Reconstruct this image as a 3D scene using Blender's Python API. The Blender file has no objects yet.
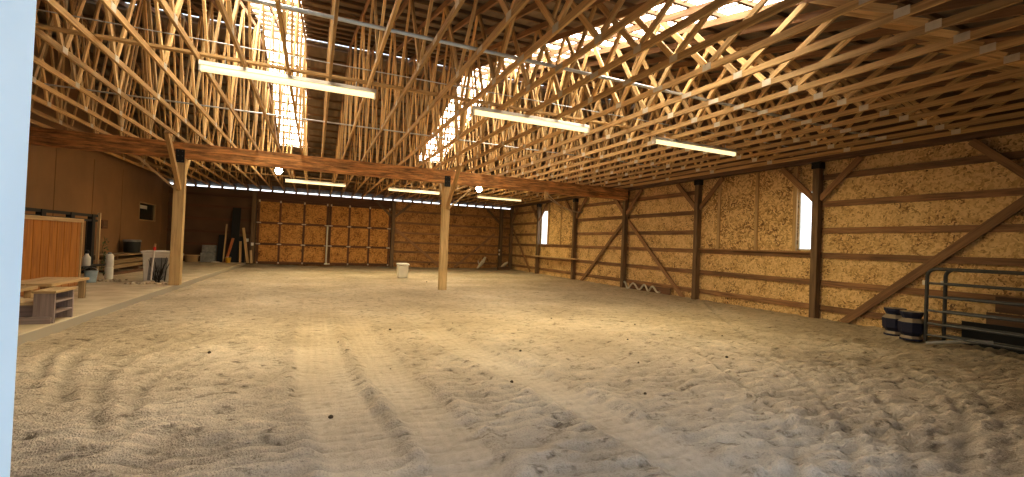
import bpy, math, random
import numpy as np
from mathutils import Vector, Matrix
random.seed(7)
rng = np.random.default_rng(5)
S = bpy.context.scene
COL = S.collection

# ------------------------------------------------------------------ mesh builder
class MB:
    def __init__(self):
        self.v = []; self.f = []; self.uv = []; self.mi = []
    def face(self, idx, uvs=None, mi=0):
        self.f.append(tuple(idx)); self.mi.append(mi)
        self.uv.append(uvs if uvs else [(0, 0)] * len(idx))
    def bar(self, p0, p1, w, h, up=(0, 0, 1), mi=0):
        """rectangular timber from p0 to p1; w across, h along 'up'. uv: u runs along the length in metres"""
        p0 = Vector(p0); p1 = Vector(p1); d = p1 - p0; L = d.length; d.normalize()
        up = Vector(up); s = d.cross(up)
        if s.length < 1e-5: s = d.cross(Vector((1, 0, 0)))
        s.normalize(); u = s.cross(d).normalized()
        b = len(self.v); o = random.random() * 7
        for q in (p0, p1):
            for a, c in ((-1, -1), (1, -1), (1, 1), (-1, 1)):
                self.v.append(q + s * (a * w / 2) + u * (c * h / 2))
        acc = 0
        for i in range(4):
            j = (i + 1) % 4; ww = w if i % 2 == 0 else h
            self.face((b + i, b + j, b + 4 + j, b + 4 + i), [(o, acc), (o, acc + ww), (o + L, acc + ww), (o + L, acc)], mi); acc += ww
        self.face((b + 3, b + 2, b + 1, b), [(0, h), (.02, h), (.02, 0), (0, 0)], mi)
        self.face((b + 4, b + 5, b + 6, b + 7), [(0, 0), (.02, 0), (.02, h), (0, h)], mi)
        return self
    def box(self, x0, x1, y0, y1, z0, z1, mi=0):
        dx, dy, dz = x1 - x0, y1 - y0, z1 - z0
        cx, cy, cz = (x0 + x1) / 2, (y0 + y1) / 2, (z0 + z1) / 2
        if dx >= dy and dx >= dz: return self.bar((x0, cy, cz), (x1, cy, cz), dy, dz, (0, 0, 1), mi)
        if dy >= dx and dy >= dz: return self.bar((cx, y0, cz), (cx, y1, cz), dx, dz, (0, 0, 1), mi)
        return self.bar((cx, cy, z0), (cx, cy, z1), dx, dy, (0, 1, 0), mi)
    def tube(self, pts, r, n=10, closed=False, caps=True, mi=0):
        pts = [Vector(p) for p in pts]; m = len(pts); rings = []
        prev = None
        for i, p in enumerate(pts):
            if closed: t = (pts[(i + 1) % m] - pts[i - 1])
            else: t = pts[min(i + 1, m - 1)] - pts[max(i - 1, 0)]
            t.normalize()
            if prev is None:
                a = Vector((0, 0, 1)) if abs(t.z) < .9 else Vector((1, 0, 0))
                s = t.cross(a).normalized()
            else:
                s = (prev - t * prev.dot(t)).normalized()
            prev = s; u = t.cross(s); b = len(self.v)
            rr = r[i] if isinstance(r, (list, tuple)) else r
            for k in range(n):
                th = 2 * math.pi * k / n
                self.v.append(p + s * (rr * math.cos(th)) + u * (rr * math.sin(th)))
            rings.append(b)
        rng_ = range(m if closed else m - 1)
        for i in rng_:
            a, b = rings[i], rings[(i + 1) % m]
            for k in range(n):
                j = (k + 1) % n
                self.face((a + k, a + j, b + j, b + k), [(i * .1, k / n * .2), (i * .1, (k + 1) / n * .2), (i * .1 + .1, (k + 1) / n * .2), (i * .1 + .1, k / n * .2)], mi)
        if caps and not closed:
            self.face([rings[0] + k for k in range(n)][::-1], None, mi)
            self.face([rings[-1] + k for k in range(n)], None, mi)
        return self
    def lathe(self, prof, c=(0, 0, 0), n=24, sq=None, mi=0, rot=0):
        """revolve [(r,z)]; sq = 4 etc. gives a polygonal cross-section"""
        n = sq or n; c = Vector(c); rings = []
        for r, z in prof:
            b = len(self.v); rings.append(b)
            for k in range(n):
                th = 2 * math.pi * (k + .5 * (sq is not None)) / n + rot
                self.v.append(c + Vector((r * math.cos(th), r * math.sin(th), z)))
        for a, b in zip(rings, rings[1:]):
            for k in range(n):
                j = (k + 1) % n
                self.face((a + k, a + j, b + j, b + k), None, mi)
        self.face([rings[0] + k for k in range(n)][::-1], None, mi)
        self.face([rings[-1] + k for k in range(n)], None, mi)
        return self
    def prism(self, poly, off, mi=0):
        """poly: list of 3-D points (planar), extruded by vector off"""
        b = len(self.v); n = len(poly); off = Vector(off)
        for p in poly: self.v.append(Vector(p))
        for p in poly: self.v.append(Vector(p) + off)
        self.face(list(range(b, b + n))[::-1], [(p[1] if abs(off[0]) > .001 else p[0], p[2]) for p in poly][::-1], mi)
        self.face(list(range(b + n, b + 2 * n)), [(p[1] if abs(off[0]) > .001 else p[0], p[2]) for p in poly], mi)
        for k in range(n):
            j = (k + 1) % n
            self.face((b + k, b + j, b + n + j, b + n + k), None, mi)
        return self
    def build(self, name, mats, parent=None, smooth=False, bevel=0, weld=True):
        me = bpy.data.meshes.new(name)
        me.from_pydata([tuple(v) for v in self.v], [], self.f)
        uvl = me.uv_layers.new(name='UVMap')
        flat = [c for f in self.uv for p in f for c in p]
        uvl.data.foreach_set('uv', flat)
        if not isinstance(mats, (list, tuple)): mats = [mats]
        for m in mats: me.materials.append(m)
        me.polygons.foreach_set('material_index', self.mi)
        me.update()
        import bmesh
        bm = bmesh.new(); bm.from_mesh(me); bmesh.ops.recalc_face_normals(bm, faces=bm.faces); bm.to_mesh(me); bm.free()
        if smooth:
            me.polygons.foreach_set('use_smooth', [True] * len(me.polygons))
            try: me.set_sharp_from_angle(angle=math.radians(35))
            except Exception: pass
        o = bpy.data.objects.new(name, me); COL.objects.link(o)
        if parent:
            o.parent = parent
        if bevel:
            b = o.modifiers.new('bevel', 'BEVEL'); b.width = bevel; b.segments = 2; b.limit_method = 'ANGLE'
        return o

def tag(o, label, cat, group=None, kind=None):
    o['label'] = label; o['category'] = cat
    if group: o['group'] = group
    if kind: o['kind'] = kind
    return o
def thing(name, label, cat, loc=(0, 0, 0), group=None):
    o = bpy.data.objects.new(name, None); COL.objects.link(o); o.location = loc; o.empty_display_size = .1
    return tag(o, label, cat, group)
def part(mb, name, mat, root, **k):
    """mesh given in world coordinates, hung under a root Empty standing at root.location"""
    L = Vector(root.location); mb.v = [Vector(v) - L for v in mb.v]
    return mb.build(name, mat, root, **k)
def sub(mb, name, mat, root, parent, **k):
    L = Vector(root.location); mb.v = [Vector(v) - L for v in mb.v]
    return mb.build(name, mat, parent, **k)
def struct(o): o['kind'] = 'structure'; return o

# ------------------------------------------------------------------ materials
def nt(name):
    m = bpy.data.materials.new(name); m.use_nodes = True
    t = m.node_tree; b = t.nodes['Principled BSDF']
    return m, t, t.nodes, t.links, b
def ramp(N, stops):
    r = N.new('ShaderNodeValToRGB'); e = r.color_ramp.elements
    while len(e) < len(stops): e.new(.5)
    for q, (p, c) in zip(e, stops): q.position = p; q.color = (*c, 1) if len(c) == 3 else c
    return r
def plain(name, col, rough=.6, metal=0, var=.12, scale=9, bump=0.):
    m, t, N, K, b = nt(name)
    tc = N.new('ShaderNodeTexCoord'); n = N.new('ShaderNodeTexNoise'); n.inputs['Scale'].default_value = scale; n.inputs['Detail'].default_value = 5
    K.new(tc.outputs['Object'], n.inputs['Vector'])
    r = ramp(N, [(.3, tuple(c * (1 - var) for c in col)), (.7, tuple(min(1, c * (1 + var)) for c in col))])
    K.new(n.outputs['Fac'], r.inputs['Fac']); K.new(r.outputs['Color'], b.inputs['Base Color'])
    b.inputs['Roughness'].default_value = rough; b.inputs['Metallic'].default_value = metal
    if bump:
        bp = N.new('ShaderNodeBump'); bp.inputs['Strength'].default_value = bump; bp.inputs['Distance'].default_value = .02
        K.new(n.outputs['Fac'], bp.inputs['Height']); K.new(bp.outputs['Normal'], b.inputs['Normal'])
    return m
def wood(name, dark, light, rough=.7, along=1.1, across=26, tint=.35, stain=0.):
    m, t, N, K, b = nt(name)
    uv = N.new('ShaderNodeTexCoord'); oi = N.new('ShaderNodeObjectInfo')
    mp = N.new('ShaderNodeMapping'); mp.inputs['Scale'].default_value = (along, across, 1)
    K.new(uv.outputs['UV'], mp.inputs['Vector'])
    ad = N.new('ShaderNodeVectorMath'); ad.operation = 'ADD'
    mu = N.new('ShaderNodeMath'); mu.operation = 'MULTIPLY'; mu.inputs[1].default_value = 37
    K.new(oi.outputs['Random'], mu.inputs[0]); K.new(mp.outputs['Vector'], ad.inputs[0]); K.new(mu.outputs[0], ad.inputs[1])
    n = N.new('ShaderNodeTexNoise'); n.inputs['Scale'].default_value = 1; n.inputs['Detail'].default_value = 6; n.inputs['Distortion'].default_value = .8
    K.new(ad.outputs[0], n.inputs['Vector'])
    r = ramp(N, [(.28, dark), (.5, tuple((a * .35 + c * .65) for a, c in zip(dark, light))), (.68, light)])
    K.new(n.outputs['Fac'], r.inputs['Fac'])
    hsv = N.new('ShaderNodeHueSaturation')
    mr = N.new('ShaderNodeMapRange'); mr.inputs['To Min'].default_value = 1 - tint; mr.inputs['To Max'].default_value = 1 + tint * .55
    K.new(oi.outputs['Random'], mr.inputs['Value']); K.new(mr.outputs[0], hsv.inputs['Value']); K.new(r.outputs['Color'], hsv.inputs['Color'])
    out = hsv.outputs['Color']
    if stain:
        n2 = N.new('ShaderNodeTexNoise'); n2.inputs['Scale'].default_value = 1.; n2.inputs['Detail'].default_value = 8; n2.inputs['Roughness'].default_value = .7
        mp2 = N.new('ShaderNodeMapping'); mp2.inputs['Scale'].default_value = (1.6, 9, 1); K.new(uv.outputs['UV'], mp2.inputs['Vector']); K.new(mp2.outputs[0], n2.inputs['Vector'])
        r2 = ramp(N, [(.42, (1, 1, 1)), (.62, (1 - stain,) * 3)])
        K.new(n2.outputs['Fac'], r2.inputs['Fac'])
        mx = N.new('ShaderNodeMix'); mx.data_type = 'RGBA'; mx.blend_type = 'MULTIPLY'; mx.inputs[0].default_value = 1
        K.new(out, mx.inputs[6]); K.new(r2.outputs['Color'], mx.inputs[7]); out = mx.outputs[2]
    K.new(out, b.inputs['Base Color']); b.inputs['Roughness'].default_value = rough
    bp = N.new('ShaderNodeBump'); bp.inputs['Strength'].default_value = .25; bp.inputs['Distance'].default_value = .01
    K.new(n.outputs['Fac'], bp.inputs['Height']); K.new(bp.outputs['Normal'], b.inputs['Normal'])
    return m
def osb(name, axis, stops, rough=.75):
    """strand board: two families of long voronoi flakes at different angles, whichever lies on top shows"""
    m, t, N, K, b = nt(name)
    tc = N.new('ShaderNodeTexCoord'); outs = []
    nz = N.new('ShaderNodeTexNoise'); nz.inputs['Scale'].default_value = 2.5; K.new(tc.outputs['Object'], nz.inputs['Vector'])
    for k, (ang, off) in enumerate(((.25, 0), (1.3, 5.3), (-.75, 11.1))):
        mp = N.new('ShaderNodeMapping')
        rot = [0, 0, 0]; rot[axis] = ang; mp.inputs['Rotation'].default_value = rot; mp.inputs['Location'].default_value = (off, off * .7, off * 1.3)
        K.new(tc.outputs['Object'], mp.inputs['Vector'])
        sc = N.new('ShaderNodeMapping'); sc.inputs['Scale'].default_value = (9, 9, 26) if axis == 0 else (9, 9, 26)
        K.new(mp.outputs[0], sc.inputs['Vector'])
        v = N.new('ShaderNodeTexVoronoi'); v.inputs['Scale'].default_value = 1; K.new(sc.outputs[0], v.inputs['Vector'])
        outs.append(v)
    def mixby(a, bb):
        lt = N.new('ShaderNodeMath'); lt.operation = 'LESS_THAN'; K.new(a.outputs['Distance'], lt.inputs[0]); K.new(bb[0], lt.inputs[1])
        mx = N.new('ShaderNodeMix'); mx.data_type = 'RGBA'; K.new(lt.outputs[0], mx.inputs[0]); K.new(bb[1], mx.inputs[6]); K.new(a.outputs['Color'], mx.inputs[7])
        mn = N.new('ShaderNodeMath'); mn.operation = 'MINIMUM'; K.new(a.outputs['Distance'], mn.inputs[0]); K.new(bb[0], mn.inputs[1])
        return (mn.outputs[0], mx.outputs[2])
    cur = (outs[0].outputs['Distance'], outs[0].outputs['Color'])
    for v in outs[1:]: cur = mixby(v, cur)
    sp = N.new('ShaderNodeSeparateColor'); K.new(cur[1], sp.inputs[0])
    a = N.new('ShaderNodeMath'); a.operation = 'MULTIPLY_ADD'; a.inputs[1].default_value = .78
    b2 = N.new('ShaderNodeMath'); b2.operation = 'MULTIPLY_ADD'; b2.inputs[1].default_value = .9; b2.inputs[2].default_value = -.32
    K.new(nz.outputs['Fac'], b2.inputs[0])
    K.new(sp.outputs[0], a.inputs[0]); K.new(b2.outputs[0], a.inputs[2])
    r = ramp(N, stops); K.new(a.outputs[0], r.inputs['Fac']); K.new(r.outputs['Color'], b.inputs['Base Color'])
    b.inputs['Roughness'].default_value = rough
    bp = N.new('ShaderNodeBump'); bp.inputs['Strength'].default_value = .35; bp.inputs['Distance'].default_value = .01
    K.new(sp.outputs[1], bp.inputs['Height']); K.new(bp.outputs['Normal'], b.inputs['Normal'])
    return m
def emit(name, col, strength):
    m, t, N, K, b = nt(name)
    b.inputs['Base Color'].default_value = (*col, 1); b.inputs['Emission Color'].default_value = (*col, 1); b.inputs['Emission Strength'].default_value = strength
    tc = N.new('ShaderNodeTexCoord'); n = N.new('ShaderNodeTexNoise'); n.inputs['Scale'].default_value = 3; K.new(tc.outputs['Object'], n.inputs['Vector'])
    mr = N.new('ShaderNodeMapRange'); mr.inputs['To Min'].default_value = strength * .8; mr.inputs['To Max'].default_value = strength * 1.2
    K.new(n.outputs['Fac'], mr.inputs['Value']); K.new(mr.outputs[0], b.inputs['Emission Strength'])
    return m

M = {}
M['truss'] = wood('truss_timber', (.42, .24, .08), (.72, .47, .20), tint=.3)
M['truss_web'] = wood('web_timber', (.46, .27, .09), (.80, .55, .25), tint=.4)
M['beam'] = wood('beam_timber', (.46, .19, .05), (.85, .44, .15), tint=.08, stain=.65, across=16)
M['post'] = wood('post_timber', (.42, .27, .11), (.64, .46, .22), tint=.12, across=14)
M['darkpost'] = wood('weathered_post_timber', (.10, .055, .025), (.24, .15, .075), tint=.15, across=14)
M['girt'] = wood('girt_timber', (.20, .095, .04), (.40, .22, .10), tint=.3, across=18, stain=.35)
M['brace'] = wood('brace_timber', (.22, .11, .05), (.42, .24, .11), tint=.25)
M['purlin'] = wood('purlin_timber', (.12, .068, .03), (.26, .155, .075), tint=.3)
M['plate'] = wood('wall_plate_timber', (.10, .055, .03), (.24, .13, .065), tint=.1, across=14)
M['stud'] = wood('stud_timber', (.42, .26, .11), (.66, .45, .22), tint=.15)
M['doorrail'] = wood('door_rail_timber', (.09, .035, .014), (.2, .085, .035), tint=.2)
M['pine'] = wood('varnished_pine', (.32, .12, .02), (.52, .22, .045), tint=.1, across=10, rough=.45)
M['palewood'] = wood('pale_plank', (.42, .28, .13), (.66, .48, .26), tint=.15)
M['lilac'] = wood('faded_lilac_timber', (.21, .155, .14), (.36, .28, .25), tint=.1)
M['lumber'] = wood('stacked_lumber', (.24, .15, .07), (.52, .36, .18), tint=.35)
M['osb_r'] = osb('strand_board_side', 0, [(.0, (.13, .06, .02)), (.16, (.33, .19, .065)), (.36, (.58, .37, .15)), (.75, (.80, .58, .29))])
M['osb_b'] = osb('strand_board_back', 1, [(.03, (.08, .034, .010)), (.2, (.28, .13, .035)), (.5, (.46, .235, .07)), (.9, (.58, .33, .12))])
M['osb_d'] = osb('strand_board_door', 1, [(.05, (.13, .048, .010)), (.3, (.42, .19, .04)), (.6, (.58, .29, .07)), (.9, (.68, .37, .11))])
M['ply_l'] = plain('brown_plywood', (.30, .165, .07), .8, var=.15, scale=.8)
M['ply_d'] = plain('dark_plywood', (.16, .085, .04), .8, var=.2, scale=1.2)
M['ply_f'] = plain('front_wall_board', (.35, .27, .2), .8)
M['jamb'] = plain('white_painted_jamb', (.72, .82, .88), .5, var=.03, scale=6)
M['concrete'] = plain('worn_concrete', (.50, .41, .27), .9, var=.18, scale=1.3, bump=.15)
def slabmat():
    m, t, N, K, b = nt('dusty_concrete')
    g = N.new('ShaderNodeNewGeometry'); q = N.new('ShaderNodeSeparateXYZ'); K.new(g.outputs['Normal'], q.inputs[0])
    tc = N.new('ShaderNodeTexCoord'); n = N.new('ShaderNodeTexNoise'); n.inputs['Scale'].default_value = 2.2; n.inputs['Detail'].default_value = 8; K.new(tc.outputs['Object'], n.inputs['Vector'])
    r = ramp(N, [(.35, (.44, .35, .22)), (.65, (.60, .49, .32))]); K.new(n.outputs['Fac'], r.inputs['Fac'])
    mx = N.new('ShaderNodeMix'); mx.data_type = 'RGBA'; K.new(q.outputs['Z'], mx.inputs[0]); mx.inputs[6].default_value = (.40, .355, .28, 1); K.new(r.outputs['Color'], mx.inputs[7]); K.new(mx.outputs[2], b.inputs['Base Color']); b.inputs['Roughness'].default_value = .9
    return m
M['concrete'] = slabmat()
M['gravel'] = plain('outdoor_gravel', (.42, .4, .37), .95)
M['galv'] = plain('galvanised_steel', (.62, .63, .62), .4, .7, var=.1)
M['gusset'] = plain('gusset_steel', (.62, .54, .40), .65, .0, var=.1)
M['black'] = plain('black_steel', (.018, .017, .016), .5, .2)
M['blackpl'] = plain('black_plastic', (.02, .02, .02), .4)
M['rubber'] = plain('black_rubber', (.022, .021, .02), .85)
M['greypipe'] = plain('grey_gate_steel', (.085, .085, .085), .42, .4, var=.2)
M['white'] = plain('white_plastic', (.78, .74, .66), .5, var=.05)
M['fitting'] = plain('dull_white_fitting', (.62, .55, .43), .6)
M['cream'] = plain('cream_plastic', (.80, .76, .64), .5, var=.05, scale=4)
M['greypl'] = plain('grey_plastic', (.28, .28, .27), .6, var=.25, scale=6)
M['bluepl'] = plain('pale_blue_plastic', (.45, .55, .6), .5)
M['yellow'] = plain('yellow_plastic', (.75, .42, .03), .5, var=.05)
M['orange'] = plain('orange_board_paint', (.45, .15, .04), .6)
M['red'] = plain('red_paint', (.6, .04, .03), .5)
M['twig'] = plain('dark_twig', (.03, .022, .015), .8)
M['bone'] = plain('bleached_branch', (.62, .56, .46), .8)
M['leaf'] = plain('ivy_leaf', (.10, .13, .045), .6, var=.4)
M['stone'] = plain('pale_rubble', (.45, .36, .24), .9, var=.3, scale=14)
M['clod'] = plain('dark_clod', (.09, .065, .04), .95)
M['rope'] = plain('pale_rope', (.6, .5, .36), .85)
M['tube'] = emit('lit_tube', (1, .88, .52), .62)
M['bulb'] = emit('lit_bulb', (1, .85, .45), 110)
M['sky_panel'] = emit('translucent_panel', (1, .95, .84), 6.5)
def glass():
    m, t, N, K, b = nt('window_glass')
    out = N['Material Output']; tr = N.new('ShaderNodeBsdfTransparent'); gl = N.new('ShaderNodeBsdfGlossy'); gl.inputs['Roughness'].default_value = .05
    mx = N.new('ShaderNodeMixShader'); mx.inputs[0].default_value = .05; K.new(tr.outputs[0], mx.inputs[1]); K.new(gl.outputs[0], mx.inputs[2]); K.new(mx.outputs[0], out.inputs['Surface'])
    return m
M['glass'] = glass()
M['darkglass'] = plain('dark_pane', (.02, .025, .02), .12)
def navy():
    m, t, N, K, b = nt('dusty_navy_plastic')
    g = N.new('ShaderNodeNewGeometry'); s = N.new('ShaderNodeSeparateXYZ'); K.new(g.outputs['Normal'], s.inputs[0])
    n = N.new('ShaderNodeTexNoise'); n.inputs['Scale'].default_value = 14; tc = N.new('ShaderNodeTexCoord'); K.new(tc.outputs['Object'], n.inputs['Vector'])
    a = N.new('ShaderNodeMath'); a.operation = 'MULTIPLY_ADD'; a.inputs[1].default_value = .5; K.new(n.outputs['Fac'], a.inputs[0]); K.new(s.outputs['Z'], a.inputs[2])
    r = ramp(N, [(.48, (.012, .015, .05)), (.62, (.30, .24, .17))]); K.new(a.outputs[0], r.inputs['Fac']); K.new(r.outputs['Color'], b.inputs['Base Color']); b.inputs['Roughness'].default_value = .55
    return m
M['navy'] = navy()
def roofmat():
    m, t, N, K, b = nt('ribbed_roof_sheet')
    tc = N.new('ShaderNodeTexCoord'); w = N.new('ShaderNodeTexWave'); w.wave_type = 'BANDS'; w.bands_direction = 'X'; w.inputs['Scale'].default_value = 1.3; w.inputs['Distortion'].default_value = 0
    K.new(tc.outputs['Object'], w.inputs['Vector'])
    n = N.new('ShaderNodeTexNoise'); n.inputs['Scale'].default_value = 1.5; n.inputs['Detail'].default_value = 4; K.new(tc.outputs['Object'], n.inputs['Vector'])
    r = ramp(N, [(.3, (.16, .115, .075)), (.7, (.27, .205, .14))]); K.new(n.outputs['Fac'], r.inputs['Fac'])
    K.new(r.outputs['Color'], b.inputs['Base Color']); b.inputs['Roughness'].default_value = .7
    bp = N.new('ShaderNodeBump'); bp.inputs['Strength'].default_value = .8; bp.inputs['Distance'].default_value = .04; K.new(w.outputs['Fac'], bp.inputs['Height']); K.new(bp.outputs['Normal'], b.inputs['Normal'])
    return m
M['roof'] = roofmat()
def sand():
    m, t, N, K, b = nt('arena_sand')
    tc = N.new('ShaderNodeTexCoord')
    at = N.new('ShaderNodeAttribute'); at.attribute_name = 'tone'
    n1 = N.new('ShaderNodeTexNoise'); n1.inputs['Scale'].default_value = .55; n1.inputs['Detail'].default_value = 4
    n2 = N.new('ShaderNodeTexNoise'); n2.inputs['Scale'].default_value = 16; n2.inputs['Detail'].default_value = 8; n2.inputs['Roughness'].default_value = .65
    n3 = N.new('ShaderNodeTexNoise'); n3.inputs['Scale'].default_value = 70; n3.inputs['Detail'].default_value = 4
    for n in (n1, n2, n3): K.new(tc.outputs['Object'], n.inputs['Vector'])
    for n in (n2, n3): n.inputs['Distortion'].default_value = .1
    n4 = N.new('ShaderNodeTexNoise'); n4.inputs['Scale'].default_value = 1; n4.inputs['Detail'].default_value = 5; n4.inputs['Roughness'].default_value = .6; n4.inputs['Distortion'].default_value = .5
    mp4 = N.new('ShaderNodeMapping'); mp4.inputs['Scale'].default_value = (4.5, 8.5, 6); K.new(tc.outputs['Object'], mp4.inputs['Vector']); K.new(mp4.outputs[0], n4.inputs['Vector'])
    r = ramp(N, [(.3, (.53, .42, .275)), (.5, (.63, .51, .345)), (.7, (.71, .595, .42))]); K.new(n1.outputs['Fac'], r.inputs['Fac'])
    # pits between the crumbs darkened, their shade painted into the colour
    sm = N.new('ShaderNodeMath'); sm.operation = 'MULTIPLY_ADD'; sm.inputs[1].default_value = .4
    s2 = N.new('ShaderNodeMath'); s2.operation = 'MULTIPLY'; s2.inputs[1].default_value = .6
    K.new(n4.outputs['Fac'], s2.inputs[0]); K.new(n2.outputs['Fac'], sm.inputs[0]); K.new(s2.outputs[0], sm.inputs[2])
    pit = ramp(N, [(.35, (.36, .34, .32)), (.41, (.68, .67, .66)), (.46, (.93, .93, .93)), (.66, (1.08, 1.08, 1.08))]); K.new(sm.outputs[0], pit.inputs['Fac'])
    fine = ramp(N, [(.35, (.84, .83, .82)), (.52, (1, 1, 1))]); K.new(n3.outputs['Fac'], fine.inputs['Fac'])
    cur = r.outputs['Color']
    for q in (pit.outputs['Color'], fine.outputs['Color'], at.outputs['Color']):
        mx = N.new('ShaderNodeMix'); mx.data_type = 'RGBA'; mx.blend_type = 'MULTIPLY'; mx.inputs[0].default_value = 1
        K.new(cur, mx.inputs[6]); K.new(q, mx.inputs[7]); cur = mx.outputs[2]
    # compacted wheel tracks lose the crumbs
    fl = N.new('ShaderNodeMix'); fl.data_type = 'RGBA'; a2 = N.new('ShaderNodeAttribute'); a2.attribute_name = 'packed'
    flat = N.new('ShaderNodeMix'); flat.data_type = 'RGBA'; flat.blend_type = 'MULTIPLY'; flat.inputs[0].default_value = 1; K.new(r.outputs['Color'], flat.inputs[6]); K.new(at.outputs['Color'], flat.inputs[7]); dk = N.new('ShaderNodeMix'); dk.data_type = 'RGBA'; dk.blend_type = 'MULTIPLY'; dk.inputs[0].default_value = 1; K.new(flat.outputs[2], dk.inputs[6]); dk.inputs[7].default_value = (.70, .70, .70, 1)
    K.new(a2.outputs['Fac'], fl.inputs[0]); K.new(cur, fl.inputs[6]); K.new(dk.outputs[2], fl.inputs[7])
    K.new(fl.outputs[2], b.inputs['Base Color'])
    b.inputs['Roughness'].default_value = .95; b.inputs['Specular IOR Level'].default_value = .15
    ad = N.new('ShaderNodeMath'); ad.operation = 'MULTIPLY_ADD'; ad.inputs[1].default_value = .25; K.new(n3.outputs['Fac'], ad.inputs[0]); K.new(sm.outputs[0], ad.inputs[2])
    bp = N.new('ShaderNodeBump'); bp.inputs['Strength'].default_value = 1.0; bp.inputs['Distance'].default_value = .12; K.new(ad.outputs[0], bp.inputs['Height']); K.new(bp.outputs['Normal'], b.inputs['Normal'])
    bs = N.new('ShaderNodeMapRange'); bs.inputs['To Min'].default_value = 1; bs.inputs['To Max'].default_value = .35; K.new(a2.outputs['Fac'], bs.inputs['Value']); K.new(bs.outputs[0], bp.inputs['Strength'])
    return m
M['sand'] = sand()

# ------------------------------------------------------------------ dimensions
XL, XR, YF, YB = -6.8, 11.85, .5, 27.7       # inner faces of the four walls
RY, RZ, SL = 14.2, 7.3, .232                 # ridge position, underside of the roof sheet, slope
def roofz(y): return RZ - SL * abs(y - RY)
SLAB = .15
BAYS = [3.57, 7.5, 11.43, 15.3, 19.25, 23.2, 27.1]

# ------------------------------------------------------------------ sand floor with tracks
def vnoise(x, y, s, seed):
    r = np.random.default_rng(seed); G = r.random((256, 256))
    x = x * s + 100.3; y = y * s + 57.7
    xi = np.floor(x).astype(int); yi = np.floor(y).astype(int); fx = x - xi; fy = y - yi
    fx = fx * fx * (3 - 2 * fx); fy = fy * fy * (3 - 2 * fy)
    g = lambda a, b: G[a % 256, b % 256]
    return (g(xi, yi) * (1 - fx) + g(xi + 1, yi) * fx) * (1 - fy) + (g(xi, yi + 1) * (1 - fx) + g(xi + 1, yi + 1) * fx) * fy - .5
def distpoly(X, Y, pts):
    best = np.full(X.shape, 1e9); along = np.zeros(X.shape); acc = 0
    for (x0, y0), (x1, y1) in zip(pts, pts[1:]):
        dx, dy = x1 - x0, y1 - y0; L2 = dx * dx + dy * dy; L = math.sqrt(L2)
        t = np.clip(((X - x0) * dx + (Y - y0) * dy) / L2, 0, 1)
        d = np.hypot(X - x0 - t * dx, Y - y0 - t * dy)
        m = d < best; best = np.where(m, d, best); along = np.where(m, acc + t * L, along); acc += L
    return best, along
def smooth(pts, n=4):
    out = []
    P = [pts[0]] + list(pts) + [pts[-1]]
    for i in range(1, len(P) - 2):
        p0, p1, p2, p3 = [np.array(q) for q in P[i - 1:i + 3]]
        for k in range(n):
            t = k / n
            out.append(tuple(.5 * (2 * p1 + (p2 - p0) * t + (2 * p0 - 5 * p1 + 4 * p2 - p3) * t * t + (3 * p1 - p0 - 3 * p2 + p3) * t ** 3)))
    return out + [pts[-1]]
TYRES = [([(0.19, 12.64), (0.13, 7.01), (0.23, 4.97), (0.37, 3.9), (0.46, 3.17)], 0.33), ([(0.67, 10.53), (0.87, 6.25), (1.0, 4.58), (1.07, 3.57), (1.06, 2.96)], 0.3), ([(2.08, 11.86), (2.11, 7.26), (2.43, 5.42), (2.62, 3.94), (2.7, 2.94), (2.75, 2.19)], 0.3)]
ARCS = [([(4.65, 1.83), (6.17, 2.4), (7.27, 3.07), (7.95, 3.82), (9.2, 5.21), (9.19, 6.16)], 0.05), ([(4.08, 1.91), (4.96, 2.3), (6.0, 3.07), (6.99, 4.08), (7.53, 5.21), (7.61, 6.5)], 0.05), ([(3.67, 2.06), (4.66, 2.62), (5.47, 3.41), (6.48, 4.79), (6.86, 6.19), (6.51, 7.25)], 0.05), ([(5.02, 1.71), (6.22, 2.12), (7.32, 2.67), (8.39, 3.43)], 0.05), ([(3.23, 2.21), (3.92, 2.64), (4.55, 3.35), (5.11, 4.35), (5.72, 5.65), (5.53, 6.66)], 0.045), ([(-2.09, 5.52), (-2.41, 6.44), (-2.67, 7.58), (-2.26, 8.61), (-1.67, 9.67)], 0.06), ([(-1.56, 4.74), (-1.83, 5.58), (-2.02, 6.33), (-2.0, 7.25), (-1.53, 8.87)], 0.06), ([(-2.57, 6.3), (-2.97, 7.5), (-2.95, 8.54), (-2.51, 9.53)], 0.05), ([(-1.29, 4.55), (-1.49, 5.34), (-1.52, 6.19), (-1.19, 7.34)], 0.05), ([(12.08, 11.56), (7.94, 6.43), (6.98, 4.66)], 0.05)]
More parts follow.
